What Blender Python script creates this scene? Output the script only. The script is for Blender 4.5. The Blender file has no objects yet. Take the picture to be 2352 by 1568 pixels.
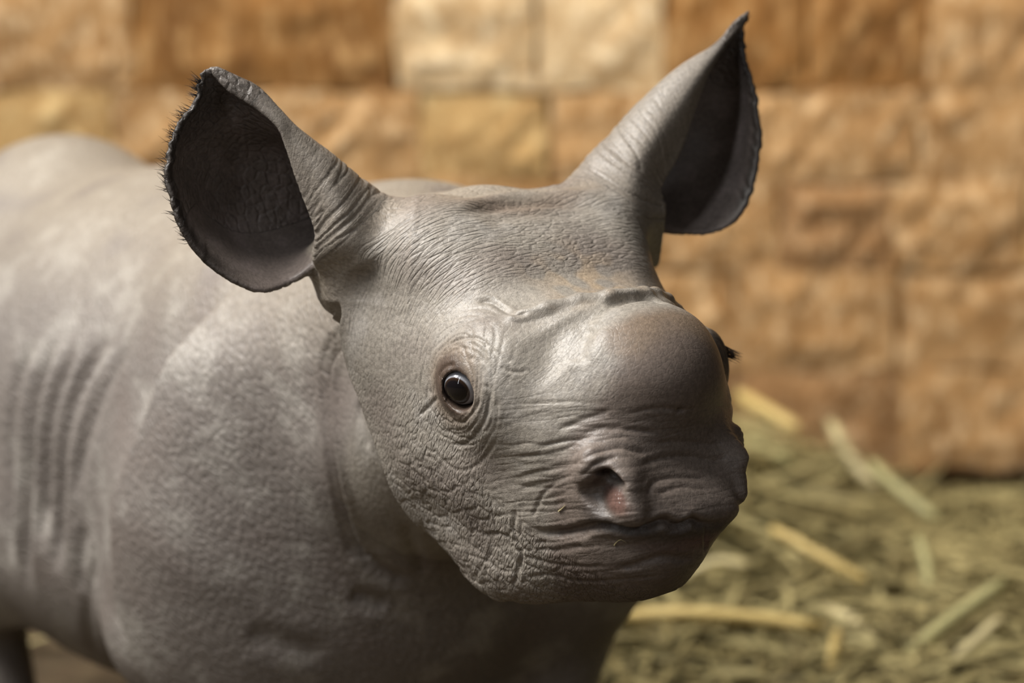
import bpy, math, random
import numpy as np
from mathutils import Vector, Matrix, kdtree

# ------------------------------------------------------------------ camera, light, exposure
scene = bpy.context.scene
COL = scene.collection
W, H = 2352, 1568
CP = np.array([0.0, -3.0, 1.22])
PITCH = math.radians(9.3)
FL = 3.0 * W
CR = np.array([1.0, 0, 0])
CF = np.array([0, math.cos(PITCH), -math.sin(PITCH)])
CU = np.cross(CR, CF)

def at(px, py, d):
    """world point seen at a pixel of the photograph, d metres along the camera axis"""
    return CP + (CF + CR * ((px - W / 2) / FL) - CU * ((py - H / 2) / FL)) * d

def proj(P):
    q = P - CP
    d = q @ CF
    return W / 2 + FL * (q @ CR) / d, H / 2 - FL * (q @ CU) / d, d

cam = bpy.data.cameras.new('camera')
cam.sensor_width = 36.0
cam.lens = 36.0 * FL / W
cam.clip_start = 0.05
cam.clip_end = 60
cam.dof.use_dof = True
cam.dof.focus_distance = 2.93
cam.dof.aperture_fstop = 2.5
cam.dof.aperture_blades = 9
cob = bpy.data.objects.new('camera', cam)
COL.objects.link(cob)
cob.location = CP
cob.rotation_euler = (math.radians(90) - PITCH, 0, 0)
scene.camera = cob

world = bpy.data.worlds.new('barn_air')
scene.world = world
world.use_nodes = True
bg = world.node_tree.nodes['Background']
bg.inputs[0].default_value = (1.0, 0.80, 0.60, 1)
bg.inputs[1].default_value = 0.05

def area(name, loc, target, sx, sy, power, color):
    l = bpy.data.lights.new(name, 'AREA')
    l.shape = 'RECTANGLE'
    l.size, l.size_y = sx, sy
    l.energy = power
    l.color = color
    o = bpy.data.objects.new(name, l)
    COL.objects.link(o)
    o.location = loc
    d = Vector(target) - Vector(loc)
    o.rotation_euler = d.to_track_quat('-Z', 'Y').to_euler()
    return o

area('key_light', (-2.1, -0.35, 3.45), (-0.1, 0.1, 0.7), 2.0, 1.6, 315, (1.0, 0.97, 0.925))
area('tube_light', (-1.95, -2.7, 3.0), (-0.2, -0.4, 0.7), 0.06, 3.6, 34, (0.93, 0.96, 1.0))
area('tube_light', (2.1, -4.2, 2.9), (0.2, 0, 0.7), 3.4, 0.04, 15, (0.95, 0.97, 1.0))
wl = area('wall_light', (0.8, 1.35, 3.6), (0.8, 2.62, 0.75), 3.0, 0.5, 34, (1.0, 0.88, 0.72))
wl.data.spread = math.radians(80)

vs = scene.view_settings
vs.view_transform = 'Standard'
vs.look = 'None'
vs.gamma = 1.0
vs.use_curve_mapping = False
vs.exposure = 0.0
# ------------------------------------------------------------------ sculpting tools
def sstep(a, b, x):
    t = np.clip((x - a) / (b - a), 0, 1)
    return t * t * (3 - 2 * t)

def smin(a, b, k):
    h = np.clip(0.5 + 0.5 * (b - a) / k, 0, 1)
    return b + (a - b) * h - k * h * (1 - h)

def smax(a, b, k):
    return -smin(-a, -b, k)

def ell(p, c, r):
    q = (p - np.asarray(c)) / np.asarray(r)
    k0 = np.sqrt((q * q).sum(1)) + 1e-9
    q2 = q / np.asarray(r)
    k1 = np.sqrt((q2 * q2).sum(1)) + 1e-9
    return k0 * (k0 - 1.0) / k1

def cone(p, a, b, ra, rb):
    a = np.asarray(a, float); b = np.asarray(b, float)
    ab = b - a
    t = np.clip(((p - a) @ ab) / (ab @ ab), 0, 1)
    return np.linalg.norm(p - a - t[:, None] * ab, axis=1) - (ra + (rb - ra) * t)

def catmull(P, n):
    """open Catmull-Rom through the rows of P, n samples"""
    P = np.asarray(P, float)
    Q = np.concatenate([[2 * P[0] - P[1]], P, [2 * P[-1] - P[-2]]])
    t = np.linspace(0, len(P) - 1, n)
    i = np.minimum(t.astype(int), len(P) - 2)
    f = (t - i).reshape((-1,) + (1,) * (P.ndim - 1))
    a, b, c, d = Q[i], Q[i + 1], Q[i + 2], Q[i + 3]
    return 0.5 * (2 * b + (c - a) * f + (2 * a - 5 * b + 4 * c - d) * f ** 2 + (3 * b - 3 * c + d - a) * f ** 3)

# head frame: f forward, s towards the animal's right, u up; origin between the eyes
TH, PI_ = math.radians(35), math.radians(25)
Fh = np.array([math.sin(TH), -math.cos(TH), 0])
HR = np.cross(Fh, [0, 0, 1.0])
HF = Fh * math.cos(PI_) - np.array([0, 0, 1.0]) * math.sin(PI_)
HU = np.array([0, 0, 1.0]) * math.cos(PI_) + Fh * math.sin(PI_)
HO = at(1350, 863, 3.0)
HM = np.stack([HF, HR, HU])            # world -> head rows
def to_head(P): return (P - HO) @ HM.T
def hw(f, s, u): return HO + HF * f + HR * s + HU * u

PROFILE = np.array([(-.26, .05), (-.235, .07), (-.19, .092), (-.15, .098), (-.11, .097), (-.075, .09), (-.05, .084),
    (-.02, .086), (.010, .096), (.026, .101), (.041, .094), (.056, .101), (.072, .103), (.09, .096), (.117, .076), (.138, .05), (.164, .016),
    (.185, -.008), (.199, -.03), (.208, -.05), (.212, -.075), (.207, -.1), (.192, -.126), (.155, -.154), (.1, -.182),
    (.04, -.208), (-.02, -.222), (-.07, -.215), (-.115, -.185), (-.16, -.12), (-.2, -.04), (-.24, .01)])
# (f, u, half width, edge radius)
WIDTH = np.array([(-.24, .05, .115, .07), (-.18, .06, .122, .05), (-.19, -.03, .155, .04), (-.1, .06, .128, .06), (-.1, 0, .15, .06), (-.14, -.08, .155, .05), (-.06, -.08, .145, .08),
    (-.09, -.17, .125, .06), (0, 0, .146, .09), (0, .07, .122, .075), (0, -.08, .134, .09), (0, -.19, .11, .06),
    (.07, .08, .09, .08), (.075, .01, .128, .09), (.08, -.08, .112, .085), (.08, -.16, .095, .05), (.14, .03, .096, .075),
    (.17, 0, .098, .07), (.16, -.04, .098, .06), (.2, -.04, .082, .06), (.2, -.09, .07, .055), (.15, -.09, .092, .06), (.15, -.14, .075, .05)])

def head_tables():
    f = np.arange(-.34, .3, .002); u = np.arange(-.28, .2, .002)
    G = np.stack(np.meshgrid(f, u, indexing='ij'), -1)
    pts = catmull(np.concatenate([PROFILE, PROFILE[:1]]), 360)
    flat = G.reshape(-1, 2)
    d = np.full(len(flat), 9.0); ins = np.zeros(len(flat), bool)
    for a, b in zip(pts[:-1], pts[1:]):
        ab = b - a
        t = np.clip(((flat - a) @ ab) / (ab @ ab + 1e-12), 0, 1)
        d = np.minimum(d, np.linalg.norm(flat - a - t[:, None] * ab, axis=1))
        c = (a[1] > flat[:, 1]) != (b[1] > flat[:, 1])
        x = a[0] + (flat[:, 1] - a[1]) * ab[0] / (ab[1] if abs(ab[1]) > 1e-12 else 1e-12)
        ins ^= c & (flat[:, 0] < x)
    sd = np.where(ins, -d, d).reshape(G.shape[:2])
    w2 = ((flat[:, None, :] - WIDTH[None, :, :2]) ** 2).sum(-1)
    # smooth scattered interpolation (gaussian weights normalised, sharpened)
    k = np.exp(-w2 / (2 * .035 ** 2)) + 1e-9
    k /= k.sum(1, keepdims=True)
    return f[0], u[0], .002, sd, (k @ WIDTH[:, 2]).reshape(sd.shape), (k @ WIDTH[:, 3]).reshape(sd.shape)
HT = head_tables()

def bil(T, x, y):
    x = np.clip(x, 0, T.shape[0] - 1.001); y = np.clip(y, 0, T.shape[1] - 1.001)
    i = x.astype(int); j = y.astype(int); a = x - i; b = y - j
    return (T[i, j] * (1 - a) + T[i + 1, j] * a) * (1 - b) + (T[i, j + 1] * (1 - a) + T[i + 1, j + 1] * a) * b

EYE = (-.012, .142, .001)
EYE_C = (-.011, .1375, .001)
EYE_R = .0192
LID_AX = np.array([.62, .78, .02]); LID_AX /= np.linalg.norm(LID_AX)       # the lids open outwards and forwards (f, s, u)
LID_SD = np.cross(LID_AX, [.25, 0, 1.0]); LID_SD /= np.linalg.norm(LID_SD); LID_UP = np.cross(LID_SD, LID_AX)
FAR_LID = at(1648, 815, 3.045)
EAR_ROOT = at(838, 612, 3.075)
def p_far(P): return (P - FAR_LID) * np.array([1.0, 1, .55])
def head_sdf(P):
    q = to_head(P)
    f, s, u = q[:, 0], np.abs(q[:, 1]), q[:, 2]
    x = (f - HT[0]) / HT[2]; y = (u - HT[1]) / HT[2]
    a = bil(HT[3], x, y)
    b = s - bil(HT[4], x, y)
    k = bil(HT[5], x, y)
    A = a + k; B = b + k
    d = np.sqrt(np.maximum(A, 0) ** 2 + np.maximum(B, 0) ** 2) + np.minimum(np.maximum(A, B), 0) - k
    m = np.stack([f, s, u], 1)
    d = smin(d, ell(m, (.078, 0, .062), (.07, .07, .056)), .03)          # horn boss
    d = smin(d, ell(m, (-.005, .112, .012), (.06, .042, .055)), .03)      # orbit
    d = smin(d, ell(m, (-.165, .1, .05), (.06, .05, .05)), .03)        # ear root
    RG = [(-.008, .104, .071), (.001, .076, .0855), (.010, .047, .0965), (.021, .021, .105), (.025, 0, .1075)]
    for p0, p1 in zip(RG[:-1], RG[1:]):
        d = smin(d, cone(m, p0, p1, .0075, .0075), .007)                    # skin fold above the horn bud
    d = smin(d, ell(m, (.148, .072, -.012), (.045, .024, .034)), .026)      # nostril wing
    d = smin(d, ell(m, (.178, 0, -.028), (.035, .072, .026)), .02)        # upper lip
    d = smin(d, ell(m, (.175, 0, -.075), (.038, .062, .034)), .02)        # lower lip
    d = smin(d, ell(m, (-.09, .1, -.075), (.07, .042, .085)), .04)        # jaw muscle
    d = smax(d, -ell(m, (.174, .094, -.010), (.037, .0165, .021)), .007)
    d = smax(d, -ell(m, (.162, .088, .002), (.02, .017, .008)), .006)      # deeper slit above    # nostril
    d = smin(d, ell(m, (.181, .070, -.018), (.024, .014, .014)), .008)     # septum swelling
    d = smin(d, ell(m, (.14, .092, .0), (.012, .012, .02)), .012)         # outer wing
    d = smin(d, np.linalg.norm(P - EAR_ROOT, axis=1) - .042, .03)
    d = smin(d, cone(P, at(806, 590, 3.065), at(845, 650, 3.06), .032, .034), .02)
    ev_ = m - np.array(EYE_C)
    d = smin(d, np.linalg.norm(ev_ * np.array([1, 1, .9]), axis=1) - .0225, .012)      # lids round the ball
    ax = ev_ @ LID_AX
    rad = ev_ - ax[:, None] * LID_AX
    up_ = rad @ LID_UP; sd_ = rad @ LID_SD
    hole = np.sqrt((up_ / .0194) ** 2 + (sd_ / .0181) ** 2) - 1
    d = smax(d, -np.maximum(hole * .016, .004 - ax), .003)
    d = smax(d, -(np.linalg.norm(ev_, axis=1) - .0183), .001)
    d = smin(d, np.linalg.norm(p_far(P), axis=1) - .019, .008)           # far eyelid standing past the brow
    return d

# ears: control rows base -> tip, columns rim, front, side, back, middle, outer rim (pixel x, pixel y, depth)
EAR_NEAR = [
 [(818,632,3.04),(870,590,3.00),(930,500,3.06),(880,520,3.14),(820,590,3.13),(812,622,3.06)],
 [(752,605,3.015),(820,540,2.99),(878,459,3.04),(820,470,3.12),(740,560,3.11),(762,614,3.035)],
 [(739,540,3.0),(790,475,2.985),(823,412,3.03),(740,420,3.10),(640,560,3.09),(680,652,3.03)],
 [(712,475,2.995),(750,405,2.985),(766,363,3.02),(680,380,3.085),(540,520,3.07),(590,666,3.0)],
 [(686,410,2.99),(705,350,2.985),(708,322,3.01),(620,340,3.07),(480,450,3.05),(480,605,2.985)],
 [(663,340,2.985),(668,305,2.985),(665,290,3.0),(570,310,3.05),(450,390,3.03),(412,508,2.975)],
 [(640,288,2.98),(640,270,2.983),(630,253,2.995),(540,275,3.03),(430,350,3.015),(386,400,2.975)],
 [(590,245,2.98),(592,225,2.982),(585,203,2.99),(520,230,3.015),(440,290,3.0),(405,305,2.98)],
 [(525,205,2.98),(540,190,2.98),(545,180,2.985),(505,190,2.995),(465,215,2.99),(452,225,2.982)],
 [(488,165,2.98),(495,158,2.98),(500,156,2.98),(487,158,2.982),(475,162,2.982),(466,168,2.98)]]
EAR_FAR = [
 [(1500,600,3.22),(1400,560,3.14),(1300,480,3.2),(1380,480,3.27),(1460,560,3.28),(1490,600,3.25)],
 [(1515,510,3.17),(1410,500,3.12),(1318,420,3.17),(1400,410,3.25),(1480,470,3.27),(1510,530,3.22)],
 [(1520,470,3.165),(1440,430,3.13),(1360,360,3.17),(1440,360,3.25),(1540,440,3.265),(1560,531,3.21)],
 [(1513,436,3.165),(1460,370,3.14),(1410,305,3.18),(1480,320,3.255),(1580,420,3.265),(1620,533,3.21)],
 [(1528,400,3.17),(1500,310,3.15),(1455,255,3.185),(1520,280,3.255),(1620,390,3.265),(1681,509,3.21)],
 [(1555,352,3.175),(1535,262,3.16),(1510,202,3.19),(1565,240,3.255),(1650,340,3.265),(1720,450,3.215)],
 [(1581,283,3.18),(1575,210,3.17),(1560,160,3.195),(1600,200,3.25),(1670,280,3.26),(1740,365,3.22)],
 [(1600,225,3.185),(1605,170,3.18),(1600,134,3.2),(1630,160,3.245),(1690,220,3.25),(1741,280,3.22)],
 [(1625,165,3.19),(1632,135,3.19),(1636,113,3.205),(1660,130,3.235),(1700,170,3.235),(1730,205,3.22)],
 [(1662,107,3.2),(1662,97,3.2),(1663,88,3.21),(1680,100,3.225),(1698,120,3.225),(1708,130,3.22)],
 [(1692,68,3.21),(1688,62,3.21),(1687,54,3.21),(1695,60,3.215),(1702,68,3.215),(1703,72,3.215)],
 [(1716,31,3.215),(1717,29,3.215),(1718,28,3.215),(1719,29,3.215),(1719,30,3.215),(1719,31,3.215)]]

def ear_sheet(rows, nv, nt):
    G = np.array([[at(*c) for c in r] for r in rows])
    G = catmull(G, nv)
    return np.swapaxes(catmull(np.swapaxes(G, 0, 1), nt), 0, 1)      # nv, nt, 3
SHEETS = [ear_sheet(EAR_NEAR, 220, 360), ear_sheet(EAR_FAR, 240, 340)]
EAR_KD = []
EAR_UV = []
for S in SHEETS:
    flat = S.reshape(-1, 3)
    kd = kdtree.KDTree(len(flat))
    for i, p in enumerate(flat.tolist()):
        kd.insert(p, i)
    kd.balance()
    EAR_KD.append(kd)

def ear_sdf(P, n):
    S = SHEETS[n]
    lo = S.reshape(-1, 3).min(0) - .012; hi = S.reshape(-1, 3).max(0) + .012
    out = np.maximum(np.maximum(lo - P, P - hi).max(1), 0) + .012
    m = out <= .0121
    if m.any():
        find = EAR_KD[n].find
        nt = S.shape[1]; nv = S.shape[0]
        r = [find(p)[1:] for p in P[m].tolist()]
        idx = np.array([a for a, b in r]); dist = np.array([b for a, b in r])
        v = (idx // nt) / (nv - 1.0); t = (idx % nt) / (nt - 1.0)
        th = .0034 + .004 * np.clip(1 - v / .25, 0, 1) - .0012 * np.clip((v - .75) / .25, 0, 1)
        out[m] = dist - th
    return out

# body frame: a forward, s towards the animal's right, z height above the floor
TB = math.radians(40)
BF = np.array([math.sin(TB), -math.cos(TB), 0]); BR = np.cross(BF, [0, 0, 1.0])
BO = at(1000, 420, 3.45); ZW = BO[2]; BO = np.array([BO[0], BO[1], 0.0])
BM = np.stack([BF, BR, np.array([0, 0, 1.0])])
def to_body(P): return (P - BO) @ BM.T
def bw(a, s, z): return BO + BF * a + BR * s + np.array([0, 0, z])

def body_sdf(P):
    q = to_body(P)
    m = np.stack([q[:, 0], np.abs(q[:, 1]), q[:, 2]], 1)
    nb = to_body(np.array([hw(-.2, 0, 0.0)]))[0]                       # where the neck meets the skull
    nb2 = to_body(np.array([hw(-.12, 0, -.08)]))[0]
    d = ell(q, (-.5, 0, .53), (.42, .26, .285))                       # barrel
    d = smin(d, ell(q, (-.79, 0, .59), (.19, .2, .245)), .05)         # rump
    d = smin(d, ell(q, (-.36, 0, .47), (.26, .245, .29)), .08)          # girth
    d = smin(d, ell(q, (-.50, 0, .37), (.32, .255, .205)), .06)         # belly
    d = smin(d, ell(q, (-.2, 0, .57), (.26, .2, .25)), .08)            # withers
    d = smin(d, cone(q, (-.22, 0, .6), nb, .19, .085), .05)               # neck
    d = smin(d, cone(q, (-.1, 0, .50), nb2, .19, .1), .05)           # throat
    d = smin(d, ell(q, (-.02, 0, ZW - .11), (.15, .13, .11)), .05)     # nape
    d = smin(d, ell(m, (-.17, .14, .5), (.19, .13, .28)), .05)        # shoulder
    d = smin(d, ell(q, (-.07, 0, .43), (.19, .2, .22)), .06)           # brisket
    ac = np.interp(q[:, 2], [.24, .30, .38, .46, .52, .58, .65, .72], [-.20, -.215, -.225, -.21, -.185, -.155, -.13, -.095])
    ahead = q[:, 0] - ac
    d = d - .044 * sstep(-.006, .016, ahead) * (1 - sstep(.04, .30, ahead)) * sstep(.78, .64, q[:, 2]) * sstep(.05, .13, np.abs(q[:, 1]))   # edge of the shoulder
    for sd, a0 in ((1, -.22), (-1, -.02)):                             # front legs, one ahead of the other
        w = q * np.array([1, sd, 1.0])
        d = smin(d, cone(w, (a0 + .05, .15, .45), (a0 - .02, .165, .32), .15, .115), .05)
        d = smin(d, cone(w, (a0 - .02, .165, .32), (a0 + .03, .15, .15), .09, .064), .03)
        d = smin(d, cone(w, (a0 + .03, .15, .15), (a0 + .04, .15, .03), .064, .068), .02)
    d = smin(d, cone(m, (-.77, .13, .5), (-.68, .16, .34), .17, .11), .05)
    d = smin(d, cone(m, (-.68, .16, .34), (-.79, .15, .22), .1, .065), .03)
    d = smin(d, cone(m, (-.79, .15, .22), (-.74, .15, .03), .062, .066), .02)
    d = smin(d, cone(q, (-1.02, 0, .66), (-1.08, 0, .36), .03, .018), .03)
    return smax(d, -q[:, 2] + .004, .01)

def rhino_sdf(P):
    d = body_sdf(P)
    lo = HO - .58; hi = HO + .5
    m = ((P > lo) & (P < hi)).all(1)
    if m.any():
        p = P[m]
        h = head_sdf(p)
        e = np.minimum(ear_sdf(p, 0), ear_sdf(p, 1))
        h = smin(h, e, .022)
        d[m] = smin(d[m], h, .014)
    return d

ANCHORS_FINE = [((1650,1203),(1692,1192)),((1622,1260),(1632,1262)),((1699,1153),(1703,1153)),((1601,1309),(1608,1305)),((1731,1100),(1722,1092)),((1714,1003),(1700,1005)),((1708,1032),(1716,1035))]
# anchors: where a spot of the raw sculpt sits (pixel) and where it belongs (pixel)
ANCHORS = [((1640,715),(1612,738)),((1670,781),(1640,783)),((1683,870),(1673,868)),((1700,950),(1688,948)),((1752,1080),(1727,1068)),
 ((1727,1160),(1703,1150)),((1690,1250),(1640,1242)),((1640,1330),(1602,1322)),((1500,1376),(1510,1376)),((1560,655),(1545,668)),
 ((1150,1325),(1145,1376)),((839,720),(786,720)),((839,800),(799,815)),((845,900),(827,895)),((911,1080),(890,1080)),((1057,896),(1055,897)),((1300,1000),(1300,1000))]
def settling(V, pairs, sig=.05, lam=.02):
    px, py, d = proj(V)
    src = []; dis = []
    for (sx, sy), (tx, ty) in pairs:
        r2 = (px - sx) ** 2 + (py - sy) ** 2
        near = r2 < max(36.0, r2.min() * 1.5 + 4)
        i = np.where(near)[0][np.argmin(d[near])]
        src.append(V[i]); dis.append(at(tx, ty, d[i]) - at(sx, sy, d[i]))
    src = np.array(src); dis = np.array(dis)
    K = np.exp(-((src[:, None] - src[None]) ** 2).sum(-1) / (2 * sig * sig))
    c = np.linalg.solve(K + lam * np.eye(len(K)), dis)
    def shift(P):
        out = P.copy()
        for s_, c_ in zip(src, c):
            out += np.exp(-((P - s_) ** 2).sum(1) / (2 * sig * sig))[:, None] * c_
        return out
    return shift

def ramp(lo, a, b, hi, fine, coarse):
    return np.concatenate([np.arange(lo, a, coarse), np.arange(a, b, fine), np.arange(b, hi + coarse, coarse)])

def surface_nets(sdf, X, Y, Z, B=4):
    def pad(A):
        n = (-(len(A) - 1)) % (B * 4)
        return np.concatenate([A, A[-1] + (A[-1] - A[-2]) * np.arange(1, n + 1)])
    X, Y, Z = pad(X), pad(Y), pad(Z)
    def active(blocks, b):
        i0 = blocks * b
        lo = np.stack([X[i0[:, 0]], Y[i0[:, 1]], Z[i0[:, 2]]], 1)
        hi = np.stack([X[i0[:, 0] + b], Y[i0[:, 1] + b], Z[i0[:, 2] + b]], 1)
        rad = np.linalg.norm(hi - lo, axis=1) / 2
        return blocks[np.abs(sdf((lo + hi) / 2)) < rad * 1.5 + .002]
    nb = [(len(A) - 1) // (B * 4) for A in (X, Y, Z)]
    bl = np.stack(np.meshgrid(*[np.arange(n) for n in nb], indexing='ij'), -1).reshape(-1, 3)
    bl = active(bl, B * 4)
    for sub in (2, 2):
        o = np.stack(np.meshgrid(*[np.arange(2)] * 3, indexing='ij'), -1).reshape(-1, 3)
        bl = (bl[:, None, :] * 2 + o).reshape(-1, 3)
        B_now = B * 2 if sub is not None and not hasattr(active, 'done') else B
        active.done = True
        bl = active(bl, B_now)
    NY, NZ = len(Y) + 1, len(Z) + 1
    o = np.stack(np.meshgrid(*[np.arange(B + 1)] * 3, indexing='ij'), -1).reshape(-1, 3)
    node = (bl[:, None, :] * B + o).reshape(-1, 3).astype(np.int64)
    key = (node[:, 0] * NY + node[:, 1]) * NZ + node[:, 2]
    uk, inv = np.unique(key, return_inverse=True)
    ui = uk // (NY * NZ); uj = (uk // NZ) % NY; ukk = uk % NZ
    val = sdf(np.stack([X[ui], Y[uj], Z[ukk]], 1))
    # cells
    o = np.stack(np.meshgrid(*[np.arange(B)] * 3, indexing='ij'), -1).reshape(-1, 3)
    cell = (bl[:, None, :] * B + o).reshape(-1, 3).astype(np.int64)
    ck = (cell[:, 0] * NY + cell[:, 1]) * NZ + cell[:, 2]
    corners = [(0,0,0),(1,0,0),(0,1,0),(1,1,0),(0,0,1),(1,0,1),(0,1,1),(1,1,1)]
    cv = np.stack([val[np.searchsorted(uk, ck + (a * NY + b) * NZ + c)] for a, b, c in corners], 1)
    neg = (cv < 0).sum(1)
    keep = (neg > 0) & (neg < 8)
    cell, ck, cv = cell[keep], ck[keep], cv[keep]
    order = np.argsort(ck); cell, ck, cv = cell[order], ck[order], cv[order]
    acc = np.zeros((len(ck), 3)); cnt = np.zeros(len(ck))
    E = [(0,1),(2,3),(4,5),(6,7),(0,2),(1,3),(4,6),(5,7),(0,4),(1,5),(2,6),(3,7)]
    C = np.array(corners, float)
    for a, b in E:
        m = (cv[:, a] < 0) != (cv[:, b] < 0)
        t = cv[m, a] / (cv[m, a] - cv[m, b])
        acc[m] += C[a] + (C[b] - C[a]) * t[:, None]
        cnt[m] += 1
    fr = acc / cnt[:, None]
    V = np.stack([A[cell[:, n]] + (A[cell[:, n] + 1] - A[cell[:, n]]) * fr[:, n] for n, A in enumerate((X, Y, Z))], 1)
    step = [NY * NZ, NZ, 1]
    quads = []
    for ax in range(3):
        b_, c_ = (ax + 1) % 3, (ax + 2) % 3
        hi = 1 << ax
        m = (cv[:, 0] < 0) != (cv[:, hi] < 0)
        k = ck[m]
        ks = np.stack([k, k - step[b_], k - step[b_] - step[c_], k - step[c_]], 1)
        pos = np.clip(np.searchsorted(ck, ks), 0, len(ck) - 1)
        ok = (ck[pos] == ks).all(1)
        pos = pos[ok]
        inside = cv[m, 0][ok] < 0
        pos[~inside] = pos[~inside][:, ::-1]
        quads.append(pos)
    return V, np.concatenate(quads)

def subdivide(V, Q, A):
    """one Catmull-Clark step on a quad mesh, A = per-vertex values carried along"""
    n = len(V)
    e = np.stack([Q, np.roll(Q, -1, 1)], -1)                 # m,4,2
    key = np.minimum(e[..., 0], e[..., 1]).astype(np.int64) * n + np.maximum(e[..., 0], e[..., 1])
    uk, inv = np.unique(key.ravel(), return_inverse=True)
    inv = inv.reshape(-1, 4); ne = len(uk)
    a, b = uk // n, uk % n
    def add(idx, val, size):
        return np.stack([np.bincount(idx, val[:, k], size) for k in range(val.shape[1])], 1)
    Fp = V[Q].mean(1)
    cnt = np.bincount(inv.ravel(), minlength=ne)[:, None]
    fe = add(inv.ravel(), np.repeat(Fp, 4, 0), ne) / cnt
    mid = (V[a] + V[b]) / 2
    Ep = np.where(cnt == 2, (mid + fe) / 2, mid)
    nf = np.maximum(np.bincount(Q.ravel(), minlength=n), 1)[:, None]
    Fa = add(Q.ravel(), np.repeat(Fp, 4, 0), n) / nf
    nE = np.maximum(np.bincount(a, minlength=n) + np.bincount(b, minlength=n), 1)[:, None]
    Ra = (add(a, mid, n) + add(b, mid, n)) / nE
    Vp = (Fa + 2 * Ra + (nf - 3) * V) / nf
    Vp[nf[:, 0] < 3] = V[nf[:, 0] < 3]
    A2 = np.concatenate([A, (A[a] + A[b]) / 2, A[Q].mean(1)])
    fi = n + ne + np.arange(len(Q)); ei = n + inv
    Q2 = np.concatenate([np.stack([Q[:, k], ei[:, k], fi, ei[:, (k + 3) % 4]], 1) for k in range(4)])
    return np.concatenate([Vp, Ep, Fp]), Q2, A2

def mesh_from(name, V, Q):
    me = bpy.data.meshes.new(name)
    n, k = Q.shape
    me.vertices.add(len(V)); me.vertices.foreach_set('co', V.astype(np.float32).ravel())
    me.loops.add(n * k); me.loops.foreach_set('vertex_index', Q.astype(np.int32).ravel())
    me.polygons.add(n); me.polygons.foreach_set('loop_start', np.arange(0, n * k, k, dtype=np.int32))
    me.update(calc_edges=True)
    me.polygons.foreach_set('use_smooth', np.ones(n, bool))
    return me
# ------------------------------------------------------------------ noise and surface detail
_rng = np.random.default_rng(7)
_PERM = np.concatenate([_rng.permutation(512)] * 3).astype(np.int32)
_GRAD = _rng.normal(size=(512, 3)); _GRAD /= np.linalg.norm(_GRAD, axis=1, keepdims=True)
_GRAD = _GRAD.astype(np.float32)

def perlin(x, y, z):
    p = np.stack([x, y, z], -1)
    i = np.floor(p).astype(np.int32)
    f = (p - i).astype(np.float32)
    i &= 511
    w = f * f * f * (f * (f * 6 - 15) + 10)
    out = 0
    for a in (0, 1):
        for b in (0, 1):
            for c in (0, 1):
                h = _PERM[_PERM[_PERM[(i[:, 0] + a) & 511] + ((i[:, 1] + b) & 511)] + ((i[:, 2] + c) & 511)]
                g = _GRAD[h]
                dot = g[:, 0] * (f[:, 0] - a) + g[:, 1] * (f[:, 1] - b) + g[:, 2] * (f[:, 2] - c)
                ww = (w[:, 0] if a else 1 - w[:, 0]) * (w[:, 1] if b else 1 - w[:, 1]) * (w[:, 2] if c else 1 - w[:, 2])
                out = out + dot * ww
    return out * 1.5

def cells(P):
    """F2 - F1 of a jittered cell pattern, small in the cracks"""
    i = np.floor(P).astype(np.int32)
    f = P - i
    f1 = np.full(len(P), 9.0); f2 = np.full(len(P), 9.0)
    for a in (-1, 0, 1):
        for b in (-1, 0, 1):
            for c in (-1, 0, 1):
                h = _PERM[_PERM[_PERM[(i[:, 0] + a) & 511] + ((i[:, 1] + b) & 511)] + ((i[:, 2] + c) & 511)]
                j = _GRAD[h] * .45 + .5
                d = np.sqrt(((np.array([a, b, c]) + j - f) ** 2).sum(1))
                f2 = np.where(d < f1, f1, np.minimum(f2, d)); f1 = np.minimum(f1, d)
    return f2 - f1

def normals(V, Q):
    n = np.cross(V[Q[:, 2]] - V[Q[:, 0]], V[Q[:, 3]] - V[Q[:, 1]])
    N = np.stack([sum(np.bincount(Q[:, c], n[:, k], len(V)) for c in range(4)) for k in range(3)], 1)
    return N / (np.linalg.norm(N, axis=1, keepdims=True) + 1e-12)

class Picker:
    """finds the skin under a traced spot of the photograph and returns its 3D position"""
    def __init__(self, V):
        self.V = V
        self.x, self.y, self.d = proj(V)
        self.o = np.argsort(self.x); self.xs = self.x[self.o]
    def __call__(self, px, py):
        for r in (5, 10, 20, 40):
            a, b = np.searchsorted(self.xs, (px - r, px + r))
            i = self.o[a:b]
            i = i[np.abs(self.y[i] - py) < r]
            if len(i):
                z = self.d[i]
                i = i[z < z.min() + .03]
                return self.V[i[np.argmin((self.x[i] - px) ** 2 + (self.y[i] - py) ** 2)]]
        return None
    def line(self, pts, smooth=6):
        c = catmull(np.array(pts, float), 6 * len(pts))
        L = np.array([p for p in (self(*q) for q in c) if p is not None])
        for _ in range(smooth):
            if len(L) > 2: L[1:-1] = L[1:-1] * .5 + (L[:-2] + L[2:]) * .25
        return L

def line_dist(V, L, reach):
    """indices near the 3D polyline, distance, signed side reference (nearest point, tangent, place along 0..1)"""
    idx = np.where(((V > L.min(0) - reach) & (V < L.max(0) + reach)).all(1))[0]
    P = V[idx]
    best = np.full(len(P), 9.0); near = np.zeros((len(P), 3)); tan = np.zeros((len(P), 3)); s = np.zeros(len(P))
    for k in range(len(L) - 1):
        ab = L[k + 1] - L[k]
        l2 = ab @ ab
        if l2 < 1e-10: continue
        t = np.clip(((P - L[k]) @ ab) / l2, 0, 1)
        c = L[k] + t[:, None] * ab
        d = np.linalg.norm(P - c, axis=1)
        m = d < best
        best[m] = d[m]; near[m] = c[m]; tan[m] = ab / math.sqrt(l2); s[m] = (k + t[m]) / (len(L) - 1)
    m = best < reach
    return idx[m], best[m], near[m], tan[m], s[m]

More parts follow.
